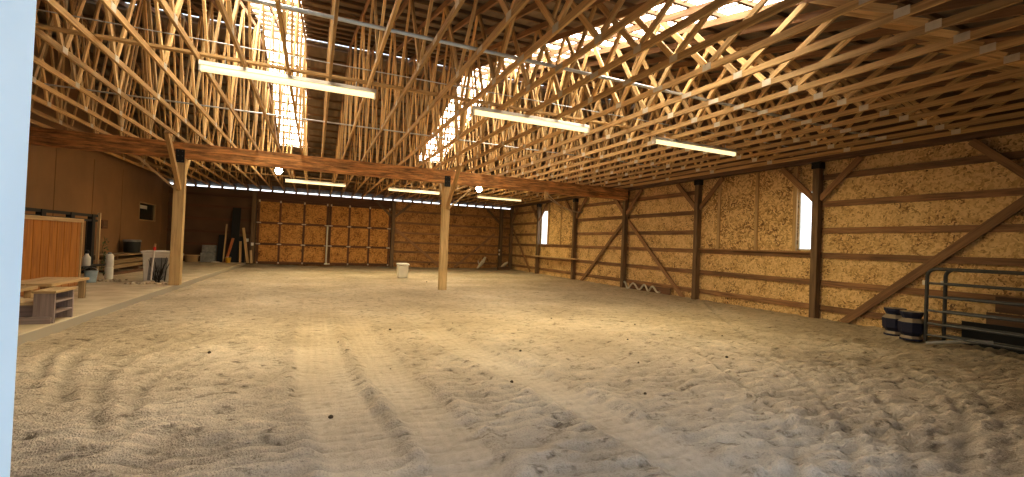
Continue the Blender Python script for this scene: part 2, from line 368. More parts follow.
def make_floor():
    xs = np.concatenate([np.arange(-3.62, 7.0, .045), np.arange(7.0, XR + .05, .08)]); xs[-1] = XR + .02
    ys = [.3]
    while ys[-1] < YB: ys.append(ys[-1] + (.045 if ys[-1] < 9 else .07 if ys[-1] < 14 else .14))
    ys = np.array(ys); ys[-1] = YB + .02
    X, Y = np.meshgrid(xs, ys)
    near = np.clip((13 - Y) / 9, .25, 1); packed = np.zeros(X.shape)
    lump = vnoise(X, Y, 3.4, 1) * .06 + vnoise(X * .8, Y, 6.5, 2) * .06 + vnoise(X * .8, Y, 12, 3) * .03
    pock = np.minimum(0, vnoise(X, Y, 5.2, 8) + .12) * .09 * np.clip(1.2 - (X - 3) / 5, .25, 1)
    big = vnoise(X, Y, .5, 4) * .05
    Z = (lump + pock) * near
    tone = 1 + vnoise(X, Y, 1.1, 6) * .12 + np.clip(lump + pock, -.09, .05) * 2.6 * near + vnoise(X, Y, 17, 21) * .12  # hollows darker, lumps lighter: shading painted into the tone
    for pts, w in TYRES:
        d, s = distpoly(X, Y, smooth(pts))
        m = np.clip((w - d) / .10, 0, 1); m = m * m * (3 - 2 * m)
        tread = np.sin(s * 2 * math.pi / .11 + d * 16) * .006 * np.clip((w * .9 - d) / .05, 0, 1) * (np.abs(d - w * .45) < w * .4)
        Z = Z * (1 - .85 * m) - .022 * m + tread * np.clip((9 - Y) / 3, 0, 1)
        Z += .022 * np.exp(-((d - w - .05) / .05) ** 2)
        tone = tone * (1 - .6 * m) + .6 * m * 1.06 * (1 + tread * 16 + .07 * np.cos(d * 2 * math.pi / .115)); packed = np.maximum(packed, m * .62 * np.clip((11.5 - Y) / 5, 0, 1))
    for pts, w in ARCS:
        d, s = distpoly(X, Y, smooth(pts))
        g = np.exp(-(d / w) ** 2); r_ = np.exp(-((d - 2.1 * w) / (.9 * w)) ** 2)
        Z += -.022 * g + .013 * r_; tone = tone * (1 - .16 * g + .07 * r_)
    # cross ridges pushed up between the wheel tracks near the doorway
    cr = np.sin(Y * 2 * math.pi / .17 + X * 2.2 + vnoise(X, Y, 1.5, 31) * 5) * np.clip((5.6 - Y) / 1.2, 0, 1) * (1 - packed) * np.clip(vnoise(X, Y, 1.1, 32) + .75, 0, 1)
    Z += cr * .020; tone = tone * (1 + .17 * cr)
    # long soft drag ripples across the right half
    rr = np.hypot(X - 3.2, Y - 3.5)
    rip = np.sin(rr * 2 * math.pi / .42 + vnoise(X, Y, .8, 9) * 5) * np.clip((X - 4.3) / 1.5, 0, 1) * np.clip((Y - 2) / 1.5, 0, 1) * np.clip((11 - Y) / 3, 0, 1)
    Z += rip * .008 * (vnoise(X, Y, .9, 10) + .6); tone *= 1 + rip * .04
    tone *= 1 - .35 * np.clip((Y - 25.6) / 1.2, 0, 1) * (vnoise(X, Y, .9, 12) + .7)  # darker band before the back wall: dirt plus shadow painted in
    tone *= 1 + .05 * np.clip((Y - 8) / 8, 0, 1)
    Z += big * np.clip((20 - Y) / 6, 0, 1) * np.clip((XR - X) / 2, 0, 1) + .05 * np.clip((X - 10.4) / 1.2, 0, 1)
    Z += .10 * np.clip((Y - 26.6) / .9, 0, 1) * (vnoise(X, Y, 1.2, 13) + .4)
    Z = np.where(X < -3.1, np.clip(Z, -.01, .05), Z)
    ny, nx = X.shape
    V = np.stack([X, Y, Z], -1).reshape(-1, 3)
    i = (np.arange(ny - 1)[:, None] * nx + np.arange(nx - 1)[None, :]).reshape(-1)
    F = np.stack([i, i + 1, i + nx + 1, i + nx], -1)
    me = bpy.data.meshes.new('floor'); me.vertices.add(len(V)); me.vertices.foreach_set('co', V.ravel())
    me.loops.add(F.size); me.loops.foreach_set('vertex_index', F.ravel())
    me.polygons.add(len(F)); me.polygons.foreach_set('loop_start', np.arange(0, F.size, 4)); me.polygons.foreach_set('loop_total', np.full(len(F), 4))
    me.polygons.foreach_set('use_smooth', np.ones(len(F), bool))
    me.update(); me.validate()
    me.color_attributes.new('tone', 'FLOAT_COLOR', 'POINT'); me.attributes.new('packed', 'FLOAT', 'POINT')
    t = np.clip(tone.reshape(-1), .35, 1.3)
    dry = np.clip((8.5 - V[:, 1]) / 5.5, 0, 1) * np.clip(1.1 - (V[:, 0] - 3) / 8, 0, 1)      # paler, cooler sand toward the doorway: its daylight painted into the colour
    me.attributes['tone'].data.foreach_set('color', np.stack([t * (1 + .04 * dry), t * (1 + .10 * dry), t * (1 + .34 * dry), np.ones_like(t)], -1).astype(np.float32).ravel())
    me.attributes['packed'].data.foreach_set('value', packed.reshape(-1).astype(np.float32))
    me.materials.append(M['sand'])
    o = bpy.data.objects.new('floor', me); COL.objects.link(o); struct(o)
    return X, Y, Z
FX, FY, FZ = make_floor()
def groundz(x, y):
    i = np.argmin(np.abs(FY[:, 0] - y)); j = np.argmin(np.abs(FX[0] - x)); return float(FZ[i, j])

sl = MB(); sl.prism([(XL, YF, -.1), (-3.66, YF, -.1), (-3.30, YB, -.1), (XL, YB, -.1)], (0, 0, .25))
o = struct(sl.build('floor_slab', M['concrete'])); b_ = o.modifiers.new('bevel', 'BEVEL'); b_.width = .015
g = MB(); g.box(-60, 60, -60, YF - .2, -.2, -.06); struct(g.build('ground_outside', M['gravel']))
g = MB(); g.box(-60, 60, YB + .3, 90, -.2, -.06); struct(g.build('ground_behind', M['gravel']))

# ------------------------------------------------------------------ walls
# right wall: strand board between y/z cells with two window openings
WIN_E = (7.66, 8.06, 1.78, 3.34); WIN_A = (22.36, 23.1, 1.68, 3.62)
EAVE = 4.3
w = MB()
def slabR(y0, y1, z0, z1, x0=XR, x1=XR + .04): w.box(x0, x1, y0, y1, z0, z1)
for (a, c) in ((YF, WIN_E[0]), (WIN_E[1], WIN_A[0]), (WIN_A[1], YB)): slabR(a, c, -.1, EAVE)
for W in (WIN_E, WIN_A): slabR(W[0], W[1], -.1, W[2]); slabR(W[0], W[1], W[3], EAVE)
wr = struct(w.build('wall_right', M['osb_r']))
gab = MB(); gab.prism([(XR, YF, EAVE), (XR, YB, EAVE), (XR, YB, roofz(YB)), (XR, RY, RZ), (XR, YF, roofz(YF))], (.1, 0, 0))
struct(gab.build('wall_right_gable', M['ply_d']))
GZ = [.33, .96, 1.66, 2.29, 2.96, 3.64]
def girtR(y0, y1, z):
    m = MB(); m.bar((XR - .025, y0, z), (XR - .025, y1, z), .05, .14); m.build('girt', M['girt'], wr)
for k, (a, c) in enumerate(zip([YF] + BAYS, BAYS + [YB])):
    wb = (abs(a - 7.5) < .1, abs(a - 19.25) < .1)
    for z in GZ:
        if any(wb) and z > 1.7: continue
        girtR(a, c, z)
# window bays: flush board above a doubled sill header, with pale studs
for (a, c, W, studs, name) in ((7.5, 11.43, WIN_E, [(8.12, .10), (9.28, .09), (10.62, .09)], 'wall_right_bay'), (19.25, 23.2, WIN_A, [(20.75, .07), (22.1, .07)], 'wall_right_far_bay')):
    w = MB()
    x0, x1 = XR - .05, XR - .001
    if W is WIN_E: w.box(x0, x1, W[1] + .02, c - .06, 1.75, 4.0)
    else: w.box(x0, x1, a + .06, W[0] - .06, 1.75, 4.0)
    bay = struct(w.build(name, M['osb_r']))
    for y, ww in studs:
        m = MB(); m.box(x0 - .045, x0, y - ww / 2, y + ww / 2, 1.75, 4.0); m.build('stud', M['stud'], bay)
    m = MB(); m.box(x0 - .09, x0, a + .08, c - .08, 1.71, 1.75); m.build('sill_board', M['brace'], bay)
def window(n, W):
    y0, y1, z0, z1 = W
    m = MB()
    fx0, fx1 = XR + .0, XR + .05; t = .035
    m.box(fx0, fx1, y0, y0 + t, z0, z1); m.box(fx0, fx1, y1 - t, y1, z0, z1); m.box(fx0, fx1, y0, y1, z0, z0 + t); m.box(fx0, fx1, y0, y1, z1 - t, z1)
    f = struct(m.build('window_%d' % n, M['white']))
    p = MB(); p.box(XR + .03, XR + .034, y0 + t, y1 - t, z0 + t, z1 - t); p.build('pane', M['glass'], f)
window(1, WIN_E); window(2, WIN_A)

# back wall: left boarding dark from stain with shade in the colour too, strand board right of the doors
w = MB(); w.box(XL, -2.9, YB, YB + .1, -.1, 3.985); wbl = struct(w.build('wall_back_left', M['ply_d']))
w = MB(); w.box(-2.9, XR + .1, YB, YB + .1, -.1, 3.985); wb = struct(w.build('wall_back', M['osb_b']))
for z in (.4, 1.05, 1.7, 2.35, 3.0, 3.6):
    m = MB(); m.bar((XL, YB - .025, z), (-3.05, YB - .025, z), .05, .14); m.build('girt', M['doorrail'], wbl)
for z in (.35, .95, 1.52, 2.1, 2.69, 3.39):
    m = MB(); m.bar((4.3, YB - .025, z), (XR, YB - .025, z), .05, .13); m.build('girt', M['girt'], wb)
m = MB(); m.box(-2.95, 4.3, YB - .06, YB, 3.56, 3.93); m.build('header', M['doorrail'], wb)
# left wall and gables
w = MB(); W3 = (23.6, 25.75, 2.03, 2.82)
w.box(XL - .1, XL, YF, W3[0], -.1, EAVE); w.box(XL - .1, XL, W3[1], YB, -.1, EAVE); w.box(XL - .1, XL, W3[0], W3[1], -.1, W3[2]); w.box(XL - .1, XL, W3[0], W3[1], W3[3], EAVE)
w.prism([(XL, YF, EAVE), (XL, YB, EAVE), (XL, YB, roofz(YB)), (XL, RY, RZ), (XL, YF, roofz(YF))], (-.1, 0, 0))
wl = struct(w.build('wall_left', M['ply_l']))
for y in (16.9, 19.3, 21.75, 24.2, 26.6):
    if W3[0] - .1 < y < W3[1] + .1: continue
    m = MB(); m.box(XL, XL + .012, y - .03, y + .03, .15, 3.9); m.build('batten', M['ply_l'], wl)
m = MB(); y0, y1, z0, z1 = W3
m.box(XL - .08, XL + .02, y0, y0 + .06, z0, z1); m.box(XL - .08, XL + .02, y1 - .12, y1, z0, z1); m.box(XL - .08, XL + .02, y0, y1, z0, z0 + .05); m.box(XL - .08, XL + .02, y0, y1, z1 - .05, z1)
f3 = struct(m.build('window_3', M['stud']))
m = MB(); m.box(XL - .05, XL - .04, y0 + .06, y1 - .12, z0 + .05, z1 - .05); m.build('pane', M['darkglass'], f3)
m = MB(); m.box(XL - .038, XL - .03, y0 + .1, y0 + 1.1, z1 - .28, z1 - .13); m.build('pane_reflection', M['white'], f3)  # white strip standing for a bright reflection on the pane
# front wall with the open doorway the picture is taken from
w = MB(); w.box(XL - .1, -.4, YF - .05, YF + .1, -.1, EAVE); w.box(3.6, XR + .1, YF - .05, YF + .1, -.1, EAVE); w.box(-.4, 3.6, YF - .05, YF + .1, 3.3, EAVE)
struct(w.build('wall_front', M['ply_f']))
m = MB(); m.box(-.46, -.2645, YF - .07, YF + .11, -.06, 3.8); struct(m.build('trim_1', M['jamb'], bevel=.006))

# ------------------------------------------------------------------ roof
XA, XB = XL - .15, XR + .15
SKY = [(-1.55, -.45), (4.35, 5.5)]
def deck(name, ya, yb):
    """roof sheet between two y lines, leaving the translucent strips open"""
    w = MB(); xs = [XA] + [c for s in SKY for c in s] + [XB]
    for a, c in zip(xs[::2], xs[1::2]):
        za, zb = roofz(ya), roofz(yb)
        w.prism([(a, ya, za), (a, yb, zb), (a, yb, zb + .03), (a, ya, za + .03)], (c - a, 0, 0))
    if ya < 3.7:
        for a, c in SKY:
            za, zb = roofz(ya), roofz(3.7); w.prism([(a, ya, za), (a, 3.7, zb), (a, 3.7, zb + .03), (a, ya, za + .03)], (c - a, 0, 0))
    if yb > 22:
        for a, c in SKY:
            za, zb = roofz(21.9), roofz(yb); w.prism([(a, 21.9, za), (a, yb, zb), (a, yb, zb + .03), (a, 21.9, za + .03)], (c - a, 0, 0))
    return struct(w.build(name, M['roof']))
dn = deck('ceiling_near', YF - .4, RY - .13); df = deck('ceiling_far', RY + .13, YB + .34)
def purlin(y, par):
    m = MB(); z = roofz(y) - .035
    m.bar((XL + .02, y, z), (XR - .02, y, z), .045, .065); m.build('purlin', M['purlin'], par)
y = RY + .28
while y < YB - .1: purlin(y, df); y += .6
y = RY - .28
while y > YF + .1: purlin(y, dn); y -= .6
for k, (a, c) in enumerate(SKY):
    for (ya, yb, par) in ((3.7, RY - .13, dn), (RY + .13, 21.9, df)):
        w = MB(); za, zb = roofz(ya), roofz(yb)
        w.prism([(a, ya, za + .012), (a, yb, zb + .012), (a, yb, zb + .02), (a, ya, za + .02)], (c - a, 0, 0))
        sk = w.build('skylight_panel', M['sky_panel'], par); sk['label'] = 'glowing translucent skylight strip'
        w = MB(); n = 4
        for q in range(n + 1):
            x = a + (c - a) * q / n
            w.bar((x, ya, za - .004), (x, yb, zb - .004), .016, .02)
        w.build('panel_rib', M['purlin'], sk)

# ------------------------------------------------------------------ main beam and posts
bm_ = thing('timber_beam', 'long stained timber beam spanning the hall under the trusses on posts', 'beam', (4, 15.06, 3.62))
for nm, z0, z1 in (('lower_timber', 3.62, 3.83), ('upper_timber', 3.834, 4.05)):
    m = MB(); m.box(-6.78, 11.54, 14.94, 15.18, z0, z1); part(m, nm, M['beam'], bm_, bevel=.008)
def connector(root, x, y, z0, z1, face='y'):
    a = .10
    for q in (-1, 1):
        m = MB(); m.box(x - a, x + a, y + q * .128 - .004, y + q * .128 + .004, z0, z1); br = part(m, 'bracket', M['black'], root)
        for dx in (-.05, .05):
            for k in range(3):
                zz = z0 + .05 + (z1 - z0 - .1) * k / 2
                m = MB(); m.tube([(x + dx, y + q * .13, zz), (x + dx, y + q * .152, zz)], .014, 6); sub(m, 'bolt', M['greypipe'], root, br)
def free_post(x, y, z0, label, xdir):
    t = thing('timber_post', label, 'post', (x, y, z0))
    m = MB(); m.box(x - .125, x + .125, y - .11, y + .11, z0, 3.62); part(m, 'shaft', M['post'], t, bevel=.008)
    connector(t, x, y, 3.5, 3.86)
    m = MB(); m.bar((x + .02, y - .13, 2.78), (x + .02, y - 1.5, 4.06), .09, .14, (0, 1, 1)); part(m, 'knee_brace', M['truss'], t)
    m = MB(); m.bar((x - .02, y + .12, 2.95), (x - .02, y + 1.05, 3.98), .09, .16, (0, 1, 1)); part(m, 'knee_brace', M['post'], t)
    m = MB(); m.bar((x + xdir * .13, y, 2.8), (x + xdir * .98, y, 3.58), .05, .09, (0, 1, 0)); part(m, 'knee_brace', M['stud'], t)
    return t
free_post(4.03, 15.06, -.08, 'square pale timber post standing alone in the sand under the beam', 1)
free_post(-3.46, 15.06, SLAB, 'square pale timber post on the concrete slab beside the white bin', -1)

LBL = {3.57: 'dark wall post on the right wall behind the stacked gates',
       7.5: 'dark wall post beside the narrow bright window slit at right',
       11.43: 'dark wall post between the crossed brace bay and the flush board bay',
       15.3: 'dark wall post carrying the right end of the main beam',
       19.25: 'dark wall post at the near end of the wall ledge',
       23.2: 'dark wall post at the far end of the wall ledge by the tall window',
       27.1: 'dark wall post in the far right corner of the hall'}
for y in BAYS:
    t = thing('wall_post', LBL[y], 'post', (XR - .14, y, -.05))
    m = MB(); m.box(XR - .23, XR - .055, y - .08, y + .08, -.05, 4.04); part(m, 'shaft', M['darkpost'], t, bevel=.006)
    if y < 27:
        m = MB(); m.box(XR - .245, XR - .05, y - .11, y + .11, 3.86, 4.03)
        for k in range(3):
            m.lathe([(.016, 0), (.016, .02)], (XR - .25, y - .07 + .07 * k, 3.95), 6)
        part(m, 'bracket', M['black'], t)
    for s in (-1, 1):
        if y > 27 and s > 0: continue
        m = MB(); m.bar((XR - .14, y + s * .07, 3.08), (XR - .14, y + s * .98, 4.0), .06, .14, (0, 0, 1)); part(m, 'knee_brace', M['brace'], t)
pl = MB(); pl.box(XR - .30, XR - .01, YF + .1, YB - .05, 4.04, 4.33)
tag(pl.build('eave_beam', M['plate'], bevel=.006), 'dark eave timber along the top of the right wall', 'beam')
# diagonal wall braces (right wall)
def wbrace(p0, p1, label, w_=.14, mat='brace'):
    m = MB(); m.bar(p0, p1, .045, w_, (1, 0, 0)) if False else m.bar(p0, p1, w_, .045, (1, 0, 0))
    tag(m.build('diagonal_brace', M[mat]), label, 'brace', 'diagonal braces on the walls')
bx = XR - .08
wbrace((bx, 15.12, 2.75), (bx, 12.0, .0), 'diagonal brace right of the beam post, above the wavy white strip')
wbrace((bx, 15.47, 2.75), (bx, 18.6, .02), 'diagonal brace between the beam post and the wall ledge')
wbrace((bx, 6.85, .05), (bx, 3.76, 2.83), 'long wide diagonal brace rising to the right above the navy blocks', .17)
wbrace((bx, 26.9, 2.6), (bx, 24.2, .1), 'diagonal brace in the far corner bay beyond the tall window')
for x0, z0, x1, z1, lb in ((4.33, 2.35, 7.26, .06, 'back wall diagonal brace sloping down from the door post'), (8.1, .06, 10.75, 2.3, 'back wall diagonal brace rising toward the far corner post')):
    m = MB(); m.bar((x0, YB - .075, z0), (x1, YB - .075, z1), .13, .045, (0, 1, 0)); tag(m.build('diagonal_brace', M['brace']), lb, 'brace', 'diagonal braces on the walls')
# posts on the back wall
for x, lb, kn in ((-3.02, 'dark back wall post left of the big doors', ()), (4.22, 'dark back wall post right of the big doors', (-1, 1)), (11.15, 'dark back wall post near the far right corner', (-1,))):
    t = thing('wall_post', lb, 'post', (x, YB - .2, 0))
    m = MB(); m.box(x - .1, x + .1, YB - .28, YB - .06, -.02, 3.93); part(m, 'shaft', M['darkpost'], t)
    for s in kn:
        m = MB(); m.bar((x + s * .08, YB - .17, 3.0), (x + s * 1.0, YB - .17, 3.85), .06, .13, (0, 0, 1)); part(m, 'knee_brace', M['darkpost'], t)
# ledge between the two far posts
t = thing('wall_ledge', 'narrow plank ledge on the right wall below the tall window', 'shelf', (XR - .3, 21, 1.06))
m = MB(); m.box(XR - .48, XR - .232, 18.6, 23.4, 1.04, 1.085); part(m, 'plank', M['palewood'], t)
for y in (19.25, 23.2):
    m = MB(); m.bar((XR - .24, y, .85), (XR - .40, y, 1.035), .04, .05, (0, 1, 0)); part(m, 'bracket', M['brace'], t)

# ------------------------------------------------------------------ big sliding doors in the back wall
cols = [-2.81, -1.77, -.59, .60, .77, 1.77, 2.88, 4.1]
rows = [.1, 1.153, 2.29, 3.54]
for n, (c, lb) in enumerate((((-2.86, -1.77, -.59, .66), 'l'), ((.70, 1.77, 2.88, 4.08), 'r'))):
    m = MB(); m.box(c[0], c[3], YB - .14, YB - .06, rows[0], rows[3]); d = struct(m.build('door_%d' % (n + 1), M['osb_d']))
    for k, x in enumerate(c):
        m = MB(); x_ = min(max(x, c[0] + .06), c[3] - .06); m.box(x_ - .055, x_ + .055, YB - .18, YB - .14, rows[0], rows[3]); m.build('stile', M['doorrail'], d)
    for k, z in enumerate(rows):
        z_ = min(max(z, rows[0] + .06), rows[3] - .06)
        for a, e in zip(c, c[1:]):
            m = MB(); m.box(a + .055, e - .055, YB - .178, YB - .14, z_ - .06, z_ + .06); m.build('rail', M['doorrail'], d)
    for x in c:
        for z in rows[1:3]:
            x_ = min(max(x, c[0] + .08), c[3] - .08)
            m = MB(); m.box(x_ - .11, x_ + .11, YB - .19, YB - .18, z - .03, z + .03); m.build('tie_plate', M['fitting'], d)
        m = MB(); x_ = min(max(x, c[0] + .08), c[3] - .08); m.box(x_ - .04, x_ + .04, YB - .19, YB - .18, rows[3] - .15, rows[3] - .03); m.build('hanger', M['fitting'], d)
        m = MB(); m.box(x_ - .04, x_ + .04, YB - .2, YB - .18, rows[0], rows[0] + .09); m.build('gap_light', M['fitting'], d)  # pale piece standing for daylight in the gap under the door
pp = thing('upright_pipe', 'upright white pipe at the meeting edge of the back doors', 'pipe', (.62, YB - .24, .1))
m = MB(); m.tube([(.62, YB - .24, .1), (.62, YB - .24, 2.25)], .045, 12); part(m, 'pipe_shaft', M['cream'], pp, smooth=True)
m = MB(); m.lathe([(.10, .1), (.10, .16), (.05, .2)], (.62, YB - .24, 0), 14); part(m, 'foot', M['cream'], pp, smooth=True)

# ------------------------------------------------------------------ trusses
P = 1.93; NB = 6; CZ = 0.0
tx = [-1.05 + .58 * k for k in range(-9, 22)]
protoroot = None
def truss_parts(root):
    # local frame: origin at (x, RY, 4.05)
    o = []
    def add(mb, nm, mt): ob = mb.build(nm, M[mt], root); o.append(ob)
    T = .036
    m = MB(); m.bar((0, -13.45, .042), (0, 13.4, .042), T, .085); add(m, 'bottom_chord', 'truss')
    m = MB(); m.box(-.05, .05, 13.4, 13.47, -.12, .11); add(m, 'heel_block', 'purlin')
    topz = lambda yy: roofz(RY + yy) - 4.05 - .07 - .05
    for s in (-1, 1):
        m = MB(); m.bar((0, s * 13.4, topz(13.4)), (0, 0, topz(0)), T, .10); add(m, 'top_chord', 'brace')
    for j in range(-NB, NB + 1):
        yb = j * P
        for s in (-1, 1):
            yt = yb + s * P / 2
            if abs(yt) > 12.8: continue
            zt = topz(abs(yt)) - .03
            if abs(zt - .12) < .25: continue
            m = MB(); m.bar((0, yb + s * .05, .12), (0, yt - s * .03, zt), T * .95, .09, (0, 1, 0.001)) if False else m.bar((0, yb + s * .05, .10), (0, yt - s * .03, zt), .078, T * .95, (1, 0, 0))
            add(m, 'web', 'truss_web')
        m = MB()
        for s in (-1, 1): m.box(s * .0195 - .0015, s * .0195 + .0015, yb - .07, yb + .07, .008, .10)
        add(m, 'gusset_plate', 'gusset')
    m = MB(); m.bar((0, 0, .14), (0, 0, topz(0) - .04), .09, T * .95, (1, 0, 0)); add(m, 'web', 'truss_web')
    for ys in (-8.7, 3.6):
        m = MB()
        for s in (-1, 1): m.box(s * .0195 - .0015, s * .0195 + .0015, ys - .10, ys + .10, .008, .076)
        add(m, 'splice_plate', 'gusset')
    return o
ORD = ['first', 'second', 'third', 'fourth', 'fifth', 'sixth', 'seventh', 'eighth', 'ninth', 'tenth', 'eleventh', 'twelfth', 'thirteenth', 'fourteenth', 'fifteenth', 'sixteenth', 'seventeenth', 'eighteenth', 'nineteenth', 'twentieth']
def truss_label(x):
    lefts = sorted([q for q in tx if q < -3.46], reverse=True); mids = sorted([q for q in tx if -3.46 <= q < 4.03]); rights = sorted([q for q in tx if q >= 4.03])
    if x in lefts: return 'timber roof truss, %s one left of the post on the slab' % ORD[lefts.index(x)]
    if x in mids: return 'timber roof truss, %s one right of the post on the slab' % ORD[mids.index(x)]
    return 'timber roof truss, %s one right of the lone post in the sand' % ORD[rights.index(x)]
proto = None
for x in tx:
    r = thing('roof_truss', truss_label(x), 'truss', (x, RY, 4.05), 'timber trusses carrying the roof')
    if proto is None:
        proto = truss_parts(r)
    else:
        for p in proto:
            c = p.copy(); c.parent = r; COL.objects.link(c)

# ------------------------------------------------------------------ conduits, lateral boards, wire on the bottom chords
def run(name, lb, cat, y, z, x0, x1, r=None, mat='galv', wh=None, group=None):
    m = MB()
    if r: m.tube([(x0 + (x1 - x0) * k / 12, y, z) for k in range(13)], r, 8)
    else: m.bar((x0, y, z), (x1, y, z), wh[0], wh[1])
    tag(m.build(name, M[mat], smooth=bool(r)), lb, cat, group)
run('metal_conduit', 'thick grey conduit crossing the trusses nearest to the doorway', 'conduit', 5.66, 4.135 + .026, -6.6, 10.9, .026)
run('metal_conduit', 'thin grey conduit crossing the trusses just before the main beam', 'conduit', 10.78, 4.135 + .016, -6.6, 9.5, .016)
run('lateral_board', 'long brown board across the trusses above the near tube lights', 'board', 7.72, 4.135 + .02, -6.6, 11, None, 'truss', (.09, .038))
run('lateral_board', 'long brown board across the trusses above the far tube lights', 'board', 21.45, 4.135 + .02, -6.6, 11, None, 'truss', (.09, .038))
run('bracing_wire', 'thin wire strung across the trusses before the near tube lights', 'wire', 7.1, 4.135 + .008, -6.6, 11, .008)

# ------------------------------------------------------------------ lamps
def tube_light(xc, y, z, lb):
    L = 2.42
    t = thing('tube_light', lb, 'lamp', (xc, y, z), 'fluorescent tube lights under the trusses')
    m = MB(); m.prism([(xc - L / 2, y - .07, z), (xc - L / 2, y + .07, z), (xc - L / 2, y + .045, z + .065), (xc - L / 2, y - .045, z + .065)], (L, 0, 0)); part(m, 'housing', M['cream'], t)
    m = MB(); m.tube([(xc - L / 2 + .03 + (L - .06) * k / 6, y, z - .03) for k in range(7)], .05, 12); part(m, 'tube', M['tube'], t, smooth=True)
    for s in (-1, 1):
        m = MB(); m.box(xc + s * (L / 2 - .015) - .012, xc + s * (L / 2 - .015) + .012, y - .055, y + .055, z - .085, z + .01); part(m, 'end_cap', M['white'], t)
    la = bpy.data.lights.new('tube_glow', 'AREA'); la.shape = 'RECTANGLE'; la.size = L - .1; la.size_y = .03; la.energy = 50; la.color = (1, .84, .46)
    lo = bpy.data.objects.new('tube_glow', la); COL.objects.link(lo); lo.parent = t; lo.location = (0, 0, -.086)
    for s in (-1, 1):
        m = MB(); m.tube([(xc + s * .9, y, z + .06), (xc + s * .9, y, 4.135)], .008, 6); part(m, 'hanger', M['galv'], t)
for xc, lb in ((-.4, 'lit tube light in the near row, left one, above the slab side'), (3.68, 'lit tube light in the near row, middle one'), (7.75, 'lit tube light in the near row, right one by the board wall')):
    tube_light(xc, 7.68, 3.98, lb)
for xc, lb in ((-.05, 'lit tube light in the far row behind the beam, left one'), (4.2, 'lit tube light in the far row behind the lone post'), (8.55, 'lit tube light in the far row behind the beam, right one')):
    tube_light(xc, 21.45, 3.98, lb)
for xc, lb in ((-1.22, 'bright round bulb hanging behind the beam, between the two posts'), (5.95, 'bright round bulb hanging behind the beam, right of the lone post')):
    t = thing('light_bulb', lb, 'lamp', (xc, 17.2, 3.8), 'round bulbs behind the main beam')
    m = MB(); m.lathe([(.02, -.13), (.07, -.11), (.105, -.05), (.11, 0), (.09, .06), (.05, .11)], (xc, 17.2, 3.82), 20); part(m, 'globe', M['bulb'], t, smooth=True)
    m = MB(); m.lathe([(.055, .10), (.06, .16), (.09, .17), (.09, .23)], (xc, 17.2, 3.82), 16); part(m, 'socket', M['white'], t, smooth=True)

# ------------------------------------------------------------------ rope hanging from the beam
t = thing('hanging_rope', 'pale looped rope sagging from the beam toward the right wall', 'rope', (7.8, 14.9, 3.5))
m = MB(); m.box(7.72, 7.86, 14.86, 14.94, 3.36, 3.64); part(m, 'cleat', M['stud'], t)
def sag(p0, p1, d, n=14): 
    p0 = Vector(p0); p1 = Vector(p1)
    return [p0.lerp(p1, k / n) - Vector((0, 0, d * 4 * (k / n) * (1 - k / n))) for k in range(n + 1)]
m = MB(); m.tube(sag((7.8, 14.84, 3.56), (11.58, 18.4, 3.32), .22), .022, 8); part(m, 'strand', M['rope'], t, smooth=True)
m = MB(); m.tube(sag((7.8, 14.84, 3.42), (11.58, 18.4, 3.3), .12), .018, 8); part(m, 'strand', M['rope'], t, smooth=True)

# ------------------------------------------------------------------ right side: gates, boards, blocks, wavy strip
def gate(x, y0, y1, lb, lean=.0):
    t = thing('metal_gate', lb, 'gate', (x, y1, .03), 'tube gates leaning along the right wall')
    def px(z): return x + lean * z
    H = 1.47; r = .15
    pts = [(px(.06), y1, .06)]
    pts += [(px(H - r), y1, H - r)]
    for k in range(1, 9):
        a = k / 8 * math.pi / 2; pts.append((px(H - r + r * math.sin(a)), y1 - r + r * math.cos(a), H - r + r * math.sin(a)))
    for k in range(1, 6): pts.append((px(H), y1 - r - (y1 - y0 - 2 * r) * k / 5, H))
    for k in range(1, 9):
        a = k / 8 * math.pi / 2; pts.append((px(H - r + r * math.cos(a)), y0 + r - r * math.sin(a), H - r + r * math.cos(a)))
    pts.append((px(.06), y0, .06))
    m = MB(); m.tube(pts, .032, 10); part(m, 'frame', M['greypipe'], t, smooth=True)
    for z in (1.19, .93, .66, .41, .19):
        m = MB(); m.tube([(px(z), y1, z), (px(z), (y0 + y1) / 2, z), (px(z), y0, z)], .022, 8); part(m, 'rail', M['greypipe'], t, smooth=True)
    m = MB(); m.box(px(.75) - .012, px(.75) + .012, (y0 + y1) / 2 - .03, (y0 + y1) / 2 + .03, .1, H); part(m, 'stay', M['greypipe'], t)
    m = MB(); m.box(px(1.2) - .04, px(1.2) + .02, y1 + .02, y1 + .06, 1.15, 1.24); part(m, 'hinge', M['white'], t)
gate(10.98, 1.5, 4.88, 'front grey tube gate with rounded corner standing by the right wall', .01)
gate(11.27, 1.4, 4.72, 'second tube gate standing directly behind the front grey gate', .01)
m = MB(); m.bar((11.50, 1.2, .28), (11.52, 4.55, .26), .04, .46); tag(m.build('rubber_mat', M['rubber']), 'low black rubber mat on edge behind the gates', 'mat')
t = thing('board_bundle', 'dark weathered boards standing on edge behind the gates', 'boards', (11.65, 2.8, .1))
for k in range(3):
    m = MB(); m.bar((11.585, 1.1, .25 + .31 * k), (11.585, 4.35 - .12 * k, .25 + .31 * k), .04, .29); part(m, 'board', M['plate'], t)
m = MB(); m.tube([(10.72, 4.75, .06), (11.0, 4.3, .17), (11.2, 4.0, .2)], .035, 8); tag(m.build('ground_pole', M['galv'], smooth=True), 'short pale pole lying at the foot of the gates', 'pole')
